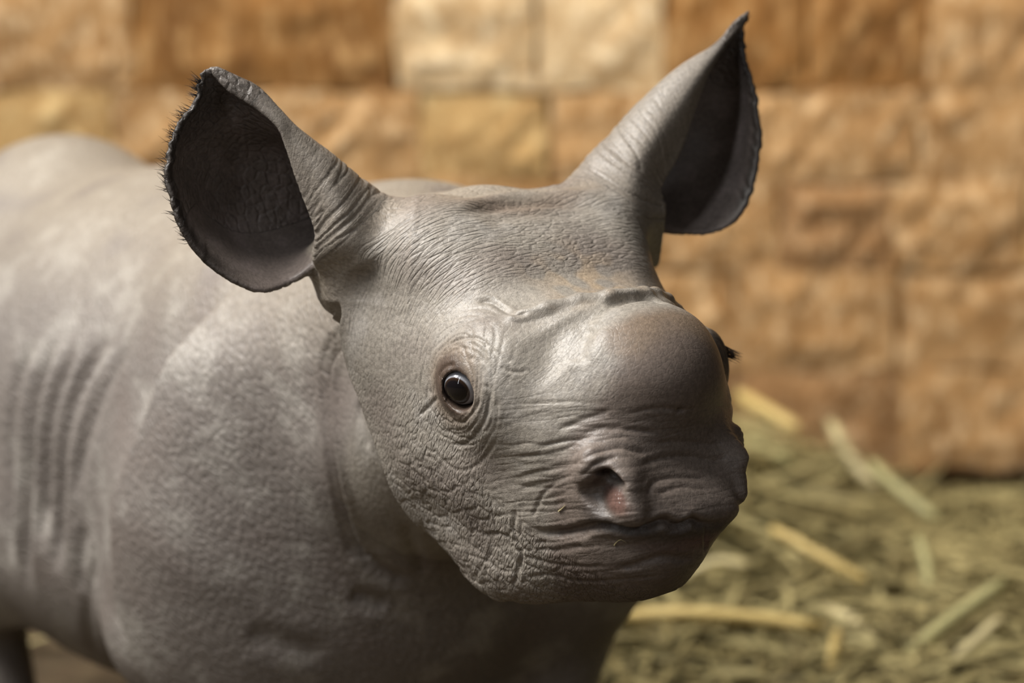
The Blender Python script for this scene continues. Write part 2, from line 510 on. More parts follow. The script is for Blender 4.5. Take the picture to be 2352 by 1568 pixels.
# traced creases: (depth m, width m, points).  positive depth cuts in, negative raises a ridge
CREASES = [
 (.0030,.0022,[(1008,880),(1009,858),(1020,843),(1039,838),(1061,841),(1077,851),(1093,871),(1106,885),(1128,890)]),
 (.0022,.002,[(1018,936),(1039,965),(1061,972),(1074,962),(1093,936),(1103,914)]),
 (.0024,.0022,[(1026,1016),(1050,1023),(1071,1017),(1090,1000),(1112,968),(1122,928),(1128,895)]),
 (.0026,.0022,[(1004,912),(980,938),(963,954)]),
 (.0012,.0018,[(1015,829),(1039,804),(1066,799),(1093,807),(1114,829),(1128,861)]),
 (.0012,.0018,[(1018,815),(1050,788),(1088,791),(1114,815),(1133,861)]),
 (.0016,.0018,[(1030,792),(1050,780),(1088,774),(1114,786),(1136,807),(1146,842)]),
 (.0012,.0018,[(1030,990),(1050,997),(1075,990),(1095,965),(1110,930)]),
 (.0014,.002,[(1010,1050),(1045,1078),(1080,1076),(1110,1055),(1140,1010)]),
 (.0012,.002,[(1146,842),(1165,850),(1185,855),(1215,850)]),
 (.0012,.002,[(1140,800),(1158,822),(1172,833)]),
 (.006,.006,[(1384,703),(1418,694),(1459,684),(1494,688),(1530,700)]),
 (.0045,.003,[(1095,690),(1130,692),(1150,705),(1180,719),(1215,718)]),
 (-.005,.011,[(1010,500),(1060,462),(1130,446),(1200,441),(1270,438),(1345,446),(1415,472),(1465,512),(1492,548)]),
 (.0045,.008,[(1029,520),(1074,482),(1139,468),(1201,462),(1270,458),(1339,465),(1408,492),(1459,531),(1488,565)]),
 (.0035,.008,[(1100,510),(1146,490),(1218,483),(1287,483),(1345,500)]),
 (.005,.010,[(1360,745),(1335,780),(1325,840)]),
 (.0085,.0045,[(1220,1222),(1257,1226),(1297,1223),(1334,1214),(1370,1208),(1401,1211),(1435,1217),(1471,1215),(1502,1206),(1526,1196),(1545,1206),(1563,1209),(1585,1200),(1594,1196),(1615,1206),(1650,1206)]),
 (.003,.003,[(1223,1246),(1272,1246),(1321,1237),(1360,1225)]),
 (.0025,.003,[(1240,1262),(1290,1262),(1340,1250)]),
 (.0035,.004,[(1416,1304),(1456,1298),(1502,1283),(1530,1278),(1563,1283),(1594,1284)]),
 (.003,.002,[(1623,1209),(1621,1234),(1620,1271)]),
 (.0028,.0028,[(1488,1136),(1496,1114),(1511,1102),(1548,1096),(1585,1096),(1627,1098)]),
 (.0018,.0025,[(1511,1136),(1548,1121),(1585,1118),(1624,1124)]),
 (.0028,.003,[(1474,1067),(1511,1053),(1557,1047),(1603,1049),(1646,1058),(1672,1050)]),
 (.0028,.003,[(1331,1058),(1364,1040),(1395,1032),(1425,1027),(1456,1035),(1487,1039)]),
 (.0022,.0025,[(1334,1096),(1358,1072),(1395,1052),(1420,1048)]),
 (.0022,.0025,[(1331,998),(1380,983),(1420,985),(1456,987),(1517,995)]),
 (.002,.0025,[(1279,989),(1321,971),(1364,954),(1400,945)]),
 (.002,.0025,[(1227,1032),(1279,1017),(1325,1010),(1370,998)]),
 (.0022,.0025,[(1181,1050),(1242,1044),(1297,1032),(1330,1015)]),
 (.0022,.0025,[(1190,1095),(1251,1081),(1309,1069),(1334,1053)]),
 (.0018,.0025,[(1190,1125),(1240,1112),(1290,1100),(1318,1085)]),
 (.0016,.0025,[(1500,1020),(1560,1012),(1620,1018),(1665,1023)]),
 (.0016,.0025,[(1440,950),(1500,938),(1545,938),(1562,941),(1600,938)]),
 (.003,.005,[(1562,938),(1563,948)]),
 (.0026,.0028,[(1187,1169),(1178,1207),(1187,1243),(1198,1276),(1190,1306),(1178,1354)]),
 (.0018,.0022,[(1100,1230),(1140,1225),(1180,1240),(1215,1270)]),
 (.0018,.0022,[(1060,1270),(1110,1285),(1150,1310),(1188,1312)]),
 (.0018,.0022,[(1090,1330),(1105,1300),(1135,1265)]),
 (.0018,.0022,[(1198,1276),(1250,1290),(1310,1300),(1400,1300)]),
 (.0018,.0022,[(1195,1330),(1260,1320),(1330,1335),(1420,1330),(1520,1320)]),
 (.0018,.0022,[(1220,1190),(1235,1160),(1250,1130),(1285,1105)]),
 (.0016,.002,[(1180,1165),(1230,1160),(1270,1160),(1300,1150)]),
 (.004,.006,[(812,880),(828,965),(850,1045)]),
 (.007,.011,[(826,1262),(852,1296),(894,1322),(940,1340)]),
 (.006,.012,[(801,1360),(843,1381),(894,1390)]),
 (.005,.008,[(930,1195),(945,1260),(980,1330)]),
 (.005,.016,[(560,1450),(596,1466),(681,1483),(758,1505)]),
 (.006,.009,[(229,1265),(209,1326),(204,1390),(209,1454),(228,1517)]),
 (.006,.008,[(194,1198),(192,1283),(187,1368)]),
 (.015,.012,[(80,778),(40,836),(20,925),(26,1092),(28,1219),(36,1330)]),
 (.022,.012,[(129,773),(89,858),(76,970),(68,1113),(64,1240),(68,1368)]),
 (.022,.012,[(178,782),(129,903),(107,996),(102,1134),(98,1283)]),
 (.022,.012,[(250,755),(192,858),(147,970),(128,1121),(132,1241),(132,1326)]),
 (.008,.011,[(312,760),(268,836),(223,925),(201,1000),(179,1070),(175,1155)]),
]
# one-sided steps: the skin left of the line (seen along its points) sinks
STEPS = [
 (.016,.035,[(784,690),(785,720),(797,812),(822,885),(848,962),(873,1030),(906,1118),(950,1192),(1000,1252),(1060,1312),(1120,1358),(1180,1386)]),
 (.018,.03,[(775,700),(766,800),(768,950),(785,1080),(815,1200),(850,1290)]),
]

def detail(V, Q, ear, eye_c):
    """folds, creases and wrinkles as real relief; also returns colour and flow coordinates"""
    q = to_head(V); qb = to_body(V)
    f, s, u = q[:, 0], np.abs(q[:, 1]), q[:, 2]
    ear_v, ear_t, ear_w, ear_in = ear
    EYE = eye_c + np.array([0, .0115, 0])
    head = ((f > -.3) & (np.linalg.norm(q, axis=1) < .42)).astype(float)
    hb = sstep(.0, .05, f + .205 + .3 * np.maximum(-u - .05, 0)) * head      # 1 on the head, 0 on the neck
    N = normals(V, Q)
    pick = Picker(V)
    D = np.zeros(len(V))
    for depth, reach, pts in STEPS:
        L = pick.line(pts, 10 if reach < .04 else 40)
        i, d, near, tan, along = line_dist(V, L, reach)
        side = np.einsum('ij,ij->i', np.cross(tan, V[i] - near), N[i])
        fade = sstep(0, .16, along) * sstep(0, .06, 1 - along) * np.exp(-(np.abs(((V[i] - near) * N[i]).sum(1)) / .03) ** 2)
        prof = np.where(side < 0, -depth * np.exp(-d / (reach * .38)) * sstep(0, .004, d), .25 * depth * np.exp(-(d / (reach * .3)) ** 2))
        D[i] += prof * fade * sstep(reach, reach * .7, d)
    V = V + N * D[:, None]
    N = normals(V, Q)
    D = np.zeros(len(V)); occ = np.zeros(len(V))
    wob = perlin(*(V * 140).T) * .0009
    for depth, w, pts in CREASES:
        L = pick.line(pts, 6 if w < .007 else 150)
        if len(L) < 2: continue
        i, d, near, tan, along = line_dist(V, L, w * 4)
        fade = sstep(0, .12, along) * sstep(0, .12, 1 - along) * .85 + .15 if w < .006 else sstep(0, .22, along) * sstep(0, .22, 1 - along)
        d = np.abs(d + wob[i] * min(1, .004 / w) * .7)
        cut = -np.exp(-(d / w)) if w < .004 else -np.exp(-(d / w) ** 2)
        D[i] += fade * depth * .8 * (cut + .22 * np.exp(-((d - 1.9 * w) / w) ** 2))
    # ---- fine wrinkles, each field with its own direction
    H = np.where(head > 0)[0]
    x, y, z = f[H], s[H], u[H]
    P = q[H]
    ew = ear_w[H]
    # flow around the crown
    c = np.array([-.01, 0, .045])
    r = np.linalg.norm(np.stack([x, y * .95, z], 1) - c, axis=1)
    ang = np.arctan2(P[:, 1], z - c[2] + .02)
    wr = perlin(*(P * 30).T) * .35
    r2 = np.hypot(x + .01, (z - .045) * .8)
    def lines(phi, psi, chi, w=.3):
        n = perlin(phi, psi, chi)
        return np.minimum(np.abs(n) / w, 1) ** .7 - 1
    m1 = sstep(.06, .10, r) * sstep(.035, .06, r2) * sstep(-.07, .0, z + .25 * -x) * sstep(.03, -.02, x) * sstep(.0, -.012, x * 0 + np.maximum(0, y - .16))
    h1 = lines(r2 / .0068 + wr, ang * 4, P[:, 1] * 8 + 3) * .0024 + lines(r2 / .0036 + wr, ang * 12, P[:, 1] * 14) * .0008
    h1 = h1 * (1 + .5 * sstep(.09, .13, r2))
    # rings round the eye
    e = np.stack([x - EYE[0], (z - EYE[2]) * .82], 1)
    re = np.linalg.norm(e, axis=1); ae = np.arctan2(e[:, 1], e[:, 0])
    m2 = sstep(.026, .03, re) * sstep(.075, .045, re) * sstep(.07, .09, y)
    h2 = lines(re / .0065 + wr * .8, ae * 1.6, P[:, 1] * 6) * .0012
    # across the snout
    ph = x * .62 - z * .80
    m3 = sstep(.02, .07, x) * sstep(.012, .05, ph + np.maximum(0, y - .07) * .6) * sstep(-.115, -.08, z)
    h3 = lines(ph / .012 + wr, P[:, 1] * 12, P[:, 0] * 9, .25) * .0009
    # cheek and jaw plates
    cc = cells(np.stack([x / .026, P[:, 1] / .026, z / .018], 1) + .25 * perlin(*(P * 90).T)[:, None])
    m4 = sstep(-.055, -.115, z + .15 * (x - .05)) * sstep(-.11, -.04, x)
    h4 = (np.minimum(cc / .22, 1) ** .6 - 1) * .0015
    cs = cells(np.stack([x / .0075, P[:, 1] / .009, z / .012], 1) + .3 * perlin(*(P * 120).T)[:, None])
    m5 = sstep(.03, .06, y) * sstep(.06, .03, z) * sstep(.06, .0, x) * (1 - m4) * (1 - m2)
    h5 = (np.minimum(cs / .25, 1) ** .6 - 1) * .0005
    # ear roots
    m6 = ew * sstep(.5, .2, ear_v[H]) * (ear_in[H] > 0)
    h6 = lines(ear_v[H] / .03 + wr * .6, ear_t[H] * 4, P[:, 1] * 3) * .0018
    body_side = 1 - hb[H]
    keep = (1 - ew) * (1 - body_side)
    sock = sstep(.024, .028, re + (y < .1))
    D[H] += (h1 * m1 * (1 - m2) + h2 * m2 + h3 * m3 * (.4 + .6 * sstep(.05, .09, y)) + h4 * m4 + h5 * m5) * keep * sock + h6 * m6
    # scalloped ear margins
    m7 = ear_w * sstep(.93, .985, ear_t) * sstep(.35, .5, ear_v)
    V = V + N * D[:, None]
    V = V + (.55 * m7 * perlin(ear_v * 38, ear_v * 0 + 3.3, ear_v * 0))[:, None] * (CR * -.006 + CU * .003)
    # ---- own colour of the skin (linear), plus shade painted in the nostril slit
    hb_ = np.maximum(hb, ear_w)[:, None]
    col = hb_ * np.array([.262, .235, .200]) + (1 - hb_) * np.array([.190, .167, .150])
    def blend(mask, c, k=1.0):
        nonlocal col
        mk = np.clip(mask, 0, 1)[:, None] * k
        col = col * (1 - mk) + np.array(c) * mk
    n1 = perlin(*(V * 14).T); n2 = perlin(*(V * 45).T); n3 = perlin(*(V * 6 + 9).T)
    blend(sstep(.0, .5, n1 * .7 + n2 * .4), (.325, .30, .27), .65)
    blend(sstep(.0, .6, -n1 * .6 + n3 * .5), (.155, .125, .11), .6)
    hd = hb * (1 - ear_w)
    # dusty tan on the brow, brown over the horn bud, dark muzzle
    bud = np.exp(-(((f + .035) / .045) ** 2 + (s / .05) ** 2)) * sstep(.05, .08, u)
    blend(hd * bud * sstep(-.25, .2, n2 + .2 * n1), (.36, .27, .18), .8)
    fr = sstep(-.1, .1, n2) * np.exp(-(((f - .0) / .02) ** 2 + (s / .07) ** 2)) * sstep(.07, .09, u)
    blend(hd * fr, (.22, .15, .09), .7)
    mz = sstep(.080, .114, f + .35 * (.06 - s) - .35 * np.maximum(u - .06, 0) + .012 * n2 - .25 * np.maximum(-u - .05, 0) * (s > .06)) * sstep(-.2, -.1, u + .25)
    horn = sstep(.055, .080, f + .006 * n2) * sstep(.072, .05, s + .008 * n2) * sstep(.05, .07, u)
    blend(hd * horn, (.155, .105, .068), .8)
    blend(hd * mz, (.142, .112, .094), .9)
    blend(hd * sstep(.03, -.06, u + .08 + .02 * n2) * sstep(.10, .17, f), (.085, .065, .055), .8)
    blend(hd * np.exp(-((u + .037) / .011) ** 2) * sstep(.14, .165, f) , (.05, .042, .038), .75)
    lip = np.exp(-(((f - .198) / .02) ** 2 + ((u + .052) / .016) ** 2 + (s / .065) ** 2))
    blend(hd * sstep(.3, .8, lip), (.12, .06, .055), .7)
    cav = np.exp(-(((f - .170) / .03) ** 2 + ((s - .086) / .016) ** 2 + ((u + .010) / .016) ** 2))
    blend(hd * sstep(.45, .75, cav), (.075, .05, .042), .85)
    no = np.exp(-(((f - .178) / .022) ** 2 + ((s - .078) / .02) ** 2 + ((u + .014) / .013) ** 2))
    blend(hd * sstep(.3, .8, no), (.15, .086, .07), .85)
    nd = np.exp(-(((f - .160) / .022) ** 2 + ((s - .082) / .02) ** 2 + ((u - .004) / .009) ** 2))
    blend(hd * sstep(.4, .8, nd), (.035, .024, .02), .9)  # shade under the overhang painted into the upper nostril slit
    # eye surroundings
    ee = np.stack([f - EYE[0], (u - EYE[2]) * .85], 1)
    er = np.linalg.norm(ee, axis=1) + 9 * (s < .09)
    lidc = np.linalg.norm(np.stack([f, s, u], 1) - eye_c, axis=1)
    blend(hd * sstep(.05, .028, er), (.17, .125, .09), .7)
    blend(hd * sstep(.037, .029, np.linalg.norm(np.stack([f, s, u], 1) - eye_c, axis=1)) , (.060, .039, .028), .92)
    blend(hd * sstep(.0192, .0186, lidc), (.06, .035, .025), .9)
    blend(hd * sstep(.034, .024, np.linalg.norm((V - at(1662, 815, 3.05)) * np.array([1, 1, .7]), axis=1)), (.05, .038, .03), .9)
    # crown band and ears
    band = np.exp(-((f + .165 + .25 * s) / .022) ** 2) * sstep(.05, .08, u)
    blend(hd * band, (.17, .12, .085), .75)
    inn = ear_w * (ear_in < 0)
    blend(ear_w * (ear_in > 0), (.20, .172, .142), .7)
    blend(inn, (.15, .122, .108), .95)
    blend(inn * sstep(.1, .5, n2), (.21, .172, .158), .6)
    blend(ear_w * sstep(.62, .85, ear_v), (.06, .05, .045), .75)
    blend(ear_w * sstep(.95, .99, ear_t) * sstep(.3, .45, ear_v), (.03, .024, .02), .9)
    # dusty back
    blend((1 - hb) * (1 - ear_w) * sstep(.62, .8, V[:, 2]) * sstep(-.3, .4, n1 + .5), (.33, .28, .21), .5)
    # ---- coordinates in which the finest wrinkles run
    flow = np.stack([(qb[:, 0] * .8 + (qb[:, 2] - .5) * .5) / .0054, (qb[:, 2] * .8 - qb[:, 0] * .5) / .012, qb[:, 1] / .009], 1)
    wet_k = np.ones(len(V)); wet_k[:] = 1.3 - .3 * head
    fh = np.stack([r2 / .0036, ang * 7, P[:, 1] / .06], 1)
    fs = np.stack([ph / .006, P[:, 1] / .03, P[:, 0] / .05], 1)
    fc = np.stack([x / .0032, P[:, 1] / .005, z / .010], 1)
    sel = np.where((m3 > .5)[:, None], fs, np.where((z + .25 * -x < -.02)[:, None], fc, fh))
    sel = np.where((ew > .5)[:, None], np.stack([ear_v[H] / .016, ear_t[H] * 9, ear_t[H] * 0], 1), sel)
    edge = np.minimum(np.abs(m3 - .5) * 2, np.minimum(np.abs(z + .25 * -x + .02) / .02, 1)) * np.abs(hb[H] * 2 - 1)
    wet_k[H] = np.where(ew > .5, np.where(ear_in[H] < 0, .08, .3 * sstep(.7, .4, ear_v[H])), np.clip(edge * 1.5, 0, 1) * (1 - .85 * sstep(.1, .45, horn[H])) * (1 - .55 * m3) * (1 - .4 * m5) * (.15 + .85 * np.maximum(sstep(.045, .075, r2) * (1 - .85 * sstep(-.02, .02, x) * sstep(.0, .03, z)), m3)))
    flow[H] = np.where((hb[H] > .5)[:, None] | (ew > .5)[:, None], sel, flow[H])
    wet = np.clip(hd * (sstep(.3, .7, no) + .7 * sstep(.4, .8, lip)), 0, 1)
    return V, col, flow, wet, wet_k
# ------------------------------------------------------------------ materials
def mat(name, color=(.5, .5, .5), rough=.6, spec=.5):
    m = bpy.data.materials.new(name)
    m.use_nodes = True
    b = m.node_tree.nodes['Principled BSDF']
    b.inputs['Base Color'].default_value = (*color, 1)
    b.inputs['Roughness'].default_value = rough
    b.inputs['Specular IOR Level'].default_value = spec
    return m, m.node_tree, b

def N_(nt, kind, **kw):
    n = nt.nodes.new(kind)
    for k, v in kw.items():
        if k in n.inputs: n.inputs[k].default_value = v
        else: setattr(n, k, v)
    return n

def skin_material():
    m, nt, b = mat('rhino_hide', rough=.55, spec=.45)
    L = nt.links.new
    tint = N_(nt, 'ShaderNodeAttribute', attribute_name='tint')
    flow = N_(nt, 'ShaderNodeAttribute', attribute_name='flow')
    tc = N_(nt, 'ShaderNodeTexCoord')
    n1 = N_(nt, 'ShaderNodeTexNoise', Scale=1.0, Detail=4.0, Roughness=.6)
    L(flow.outputs['Vector'], n1.inputs['Vector'])
    n2 = N_(nt, 'ShaderNodeTexNoise', Scale=260.0, Detail=4.0, Roughness=.65)
    L(tc.outputs['Object'], n2.inputs['Vector'])
    v = N_(nt, 'ShaderNodeTexVoronoi', Scale=210.0, feature='DISTANCE_TO_EDGE')
    L(tc.outputs['Object'], v.inputs['Vector'])
    # colour: the grain darkens in the pits a little
    rr = N_(nt, 'ShaderNodeMapRange'); rr.inputs[1].default_value = .3; rr.inputs[2].default_value = .7
    rr.inputs[3].default_value = .70; rr.inputs[4].default_value = 1.25
    L(n2.outputs['Fac'], rr.inputs[0])
    mul = N_(nt, 'ShaderNodeMix', data_type='RGBA', blend_type='MULTIPLY'); mul.inputs[0].default_value = 1
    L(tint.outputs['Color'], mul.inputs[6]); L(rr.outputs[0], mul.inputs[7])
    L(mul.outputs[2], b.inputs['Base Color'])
    wet = N_(nt, 'ShaderNodeAttribute', attribute_name='wet')
    mr = N_(nt, 'ShaderNodeMapRange'); mr.inputs[3].default_value = .47; mr.inputs[4].default_value = .22
    L(wet.outputs['Fac'], mr.inputs[0]); L(mr.outputs[0], b.inputs['Roughness'])
    b1 = N_(nt, 'ShaderNodeBump', Strength=.8, Distance=.0015)
    rk = N_(nt, 'ShaderNodeAttribute', attribute_name='relief')
    L(rk.outputs['Fac'], b1.inputs['Strength'])
    L(n1.outputs['Fac'], b1.inputs['Height'])
    vm = N_(nt, 'ShaderNodeMapRange'); vm.inputs[2].default_value = .12
    L(v.outputs['Distance'], vm.inputs[0])
    vf = N_(nt, 'ShaderNodeTexVoronoi', Scale=.8, feature='DISTANCE_TO_EDGE')
    L(flow.outputs['Vector'], vf.inputs['Vector'])
    vfm = N_(nt, 'ShaderNodeMapRange'); vfm.inputs[2].default_value = .2
    L(vf.outputs['Distance'], vfm.inputs[0])
    b0 = N_(nt, 'ShaderNodeBump', Distance=.0006)
    L(rk.outputs['Fac'], b0.inputs['Strength']); L(vfm.outputs[0], b0.inputs['Height']); L(b1.outputs[0], b0.inputs['Normal'])
    b2 = N_(nt, 'ShaderNodeBump', Strength=.22, Distance=.0006)
    L(vm.outputs[0], b2.inputs['Height']); L(b0.outputs[0], b2.inputs['Normal'])
    b3 = N_(nt, 'ShaderNodeBump', Strength=.3, Distance=.0008)
    L(n2.outputs['Fac'], b3.inputs['Height']); L(b2.outputs[0], b3.inputs['Normal'])
    L(b3.outputs[0], b.inputs['Normal'])
    return m

def tag(o, label=None, cat=None, group=None, kind=None):
    if label: o['label'] = label
    if cat: o['category'] = cat
    if group: o['group'] = group
    if kind: o['kind'] = kind
    return o

def obj(name, me, material=None, parent=None):
    o = bpy.data.objects.new(name, me)
    COL.objects.link(o)
    if material and me and not len(me.materials): me.materials.append(material)
    if parent: o.parent = parent
    return o

# ------------------------------------------------------------------ the rhino calf
FINE, COARSE = .0028, .011
X = ramp(-1.15, HO[0] - .42, HO[0] + .27, .5, FINE, COARSE)
Y = ramp(-.4, HO[1] - .25, HO[1] + .42, 1.6, FINE, COARSE)
Z = ramp(-.02, HO[2] - .25, HO[2] + .34, 1.25, FINE, COARSE)
V, Q = surface_nets(rhino_sdf, X, Y, Z)
# ear coordinates of the raw surface
ear = np.zeros((len(V), 4)); ear[:, 3] = 1
for n, S in enumerate(SHEETS):
    flat = S.reshape(-1, 3); nv, nt_ = S.shape[:2]
    gv, gt = np.gradient(S, axis=0), np.gradient(S, axis=1)
    nn = np.cross(gv, gt); nn /= np.linalg.norm(nn, axis=-1, keepdims=True) + 1e-12
    out = S - S.mean(1, keepdims=True)
    if (nn * out).sum(-1)[20:-20].mean() < 0: nn = -nn
    nn = nn.reshape(-1, 3)
    m = np.where(((V > flat.min(0) - .02) & (V < flat.max(0) + .02)).all(1))[0]
    r = [EAR_KD[n].find(p)[1:] for p in V[m].tolist()]
    ix = np.array([a for a, b in r]); dd = np.array([b for a, b in r])
    ok = dd < .014
    m, ix, dd = m[ok], ix[ok], dd[ok]
    v_ = (ix // nt_) / (nv - 1); t_ = (ix % nt_) / (nt_ - 1)
    ear[m, 0] = v_; ear[m, 1] = t_
    ear[m, 2] = sstep(.014, .008, dd) * sstep(.06, .16, v_)
    ear[m, 3] = np.sign(((V[m] - flat[ix]) * nn[ix]).sum(1) + 1e-9)
SHIFT = settling(V, ANCHORS)
V = SHIFT(V)
V = settling(V, ANCHORS_FINE, .018)(V)
ec = Vector(SHIFT(np.array([hw(*EYE_C)]))[0]); ec2 = Vector(SHIFT(np.array([hw(EYE_C[0], -EYE_C[1], EYE_C[2])]))[0])
V2, Q2, E2 = subdivide(V, Q, ear)
E2 = list(E2.T)
V2, tint, flow, wet, relief = detail(V2, Q2, E2, to_head(np.array([ec]))[0])
pick_final = Picker(V2)

RHINO = obj('rhino_calf', None)
HIDE = skin_material()
root_loc = np.array([BO[0] - .3 * BF[0], BO[1] - .3 * BF[1], 0.0])
body_me = mesh_from('body', V2, Q2)
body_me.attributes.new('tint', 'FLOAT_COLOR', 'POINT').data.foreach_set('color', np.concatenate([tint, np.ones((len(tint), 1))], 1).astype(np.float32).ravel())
body_me.attributes.new('flow', 'FLOAT_VECTOR', 'POINT').data.foreach_set('vector', flow.astype(np.float32).ravel())
body_me.attributes.new('relief', 'FLOAT', 'POINT').data.foreach_set('value', relief.astype(np.float32))
body_me.attributes.new('wet', 'FLOAT', 'POINT').data.foreach_set('value', wet.astype(np.float32))
bpy.data.objects.remove(RHINO)
RHINO = obj('rhino_calf', body_me, HIDE)
tag(RHINO, 'wrinkled grey rhino calf with upright ears standing before the straw', 'rhino')
print('RHINO', len(V2), len(Q2))

def uv_sphere(name, c, r, axis, nu=48, nv=32):
    z = Vector(axis).normalized(); x = z.orthogonal().normalized(); y = z.cross(x)
    vs, fs = [], []
    for i in range(nv + 1):
        a = math.pi * i / nv
        for j in range(nu):
            b = 2 * math.pi * j / nu
            vs.append(tuple(Vector(c) + (x * math.cos(b) * math.sin(a) + y * math.sin(b) * math.sin(a) + z * math.cos(a)) * r))
    for i in range(nv):
        for j in range(nu):
            fs.append((i * nu + j, (i + 1) * nu + j, (i + 1) * nu + (j + 1) % nu, i * nu + (j + 1) % nu))
    me = bpy.data.meshes.new(name); me.from_pydata(vs, [], fs); me.update()
    me.polygons.foreach_set('use_smooth', [True] * len(fs))
    return me

def eye_material(c, axis):
    m, nt, b = mat('eye_gloss', (.01, .007, .006), .03, .6)
    L = nt.links.new
    g = N_(nt, 'ShaderNodeNewGeometry')
    sub_ = N_(nt, 'ShaderNodeVectorMath', operation='SUBTRACT'); sub_.inputs[1].default_value = tuple(c)
    L(g.outputs['Position'], sub_.inputs[0])
    nr = N_(nt, 'ShaderNodeVectorMath', operation='NORMALIZE'); L(sub_.outputs[0], nr.inputs[0])
    dt = N_(nt, 'ShaderNodeVectorMath', operation='DOT_PRODUCT'); dt.inputs[1].default_value = tuple(Vector(axis).normalized())
    L(nr.outputs[0], dt.inputs[0])
    cr = N_(nt, 'ShaderNodeValToRGB')
    e = cr.color_ramp.elements
    e[0].position = .66; e[0].color = (.42, .43, .47, 1)
    e[1].position = .71; e[1].color = (.035, .02, .012, 1)
    x = cr.color_ramp.elements.new(.82); x.color = (.006, .005, .006, 1)
    L(dt.outputs['Value'], cr.inputs[0]); L(cr.outputs[0], b.inputs['Base Color'])
    return m

# eyeballs are parts of the calf

gaze = Vector((-.50, -.82, -.30)).normalized()
ec = ec + Vector((-.32, -.90, -.26)) * .002
obj('eyeball', uv_sphere('eyeball', ec, EYE_R, gaze), eye_material(ec, gaze), RHINO)
g2 = Vector(-HR * .8 + HF * .4)
obj('eyeball', uv_sphere('eyeball', ec2, EYE_R, g2), eye_material(ec2, g2), RHINO)

def strands(name, items, sides=3):
    """items: list of (points, root radius); tapered hairs or stalks joined into one mesh"""
    vs, fs = [], []
    for pts, r0 in items:
        n = len(pts)
        base = len(vs)
        for i, p in enumerate(pts):
            p = Vector(p)
            t = (Vector(pts[min(i + 1, n - 1)]) - Vector(pts[max(i - 1, 0)])).normalized()
            a = t.orthogonal().normalized(); b_ = t.cross(a)
            r = r0 * (1 - .85 * i / (n - 1))
            for k in range(sides):
                w = 2 * math.pi * k / sides
                vs.append(tuple(p + (a * math.cos(w) + b_ * math.sin(w)) * r))
        for i in range(n - 1):
            for k in range(sides):
                fs.append((base + i * sides + k, base + i * sides + (k + 1) % sides, base + (i + 1) * sides + (k + 1) % sides, base + (i + 1) * sides + k))
    me = bpy.data.meshes.new(name); me.from_pydata(vs, [], fs); me.update()
    return me

HAIR, _, _ = mat('dark_hair', (.022, .016, .013), .55, .3)
rnd = random.Random(3)
def fringe(n, S, v0, v1, out_dir, len0, len1, clump):
    items = []
    nv, nt_ = S.shape[:2]
    for i in range(n):
        v = v0 + (v1 - v0) * rnd.random()
        if clump and math.sin(v * 41) + math.sin(v * 97 + 2) + .8 * math.sin(v * 233) < .1 and rnd.random() < .8: continue
        p = Vector(S[int(v * (nv - 1)), nt_ - 1 - rnd.randrange(3)])
        d = (Vector(out_dir) + Vector((rnd.uniform(-.5, .5), rnd.uniform(-.5, .5), rnd.uniform(-.5, .5)))).normalized()
        ln = rnd.uniform(len0, len1)
        q_ = d + Vector((rnd.uniform(-.4, .4), 0, rnd.uniform(-.2, .6)))
        items.append(([p - d * .002, p + d * ln * .5, p + d * ln * .5 + q_ * ln * .45], .00045))
    return items
hair = fringe(420, SHEETS[0], .50, .97, (-.9, -.1, .35), .005, .016, True)
o = obj('ear_fringe', strands('ear_fringe', hair), HAIR, RHINO); o['kind'] = 'stuff'; o['label'] = 'dark ragged hair fringe on the outer ear margin'
hair = fringe(220, SHEETS[1], .45, .99, (.9, -.1, .1), .002, .006, True)
o = obj('ear_fringe', strands('ear_fringe', hair), HAIR, RHINO); o['kind'] = 'stuff'; o['label'] = 'short dark hair fringe on the outer ear margin'
lash = []
for i in range(46):
    p = Vector(at(1662 + rnd.uniform(-4, 9), 795 + rnd.uniform(0, 26), 3.055 + rnd.uniform(-.01, .01)))
    d = Vector((.85, rnd.uniform(-.25, .25), -.42 + rnd.uniform(-.15, .2))).normalized()
    ln = rnd.uniform(.009, .019)
    lash.append(([p - d * .003, p + d * ln * .5, p + d * ln + Vector((0, 0, -.001))], .0007))
o = obj('eyelash', strands('eyelash', lash), HAIR, RHINO); o['kind'] = 'stuff'; o['label'] = 'dark lashes of the far eye past the brow'
wk = [([at(1703, 1138, 2.91), at(1709, 1134, 2.91), at(1715, 1133, 2.91)], .0006), ([at(1704, 1150, 2.91), at(1710, 1152, 2.91)], .0004)]
obj('whisker', strands('whisker', wk), HAIR, RHINO)
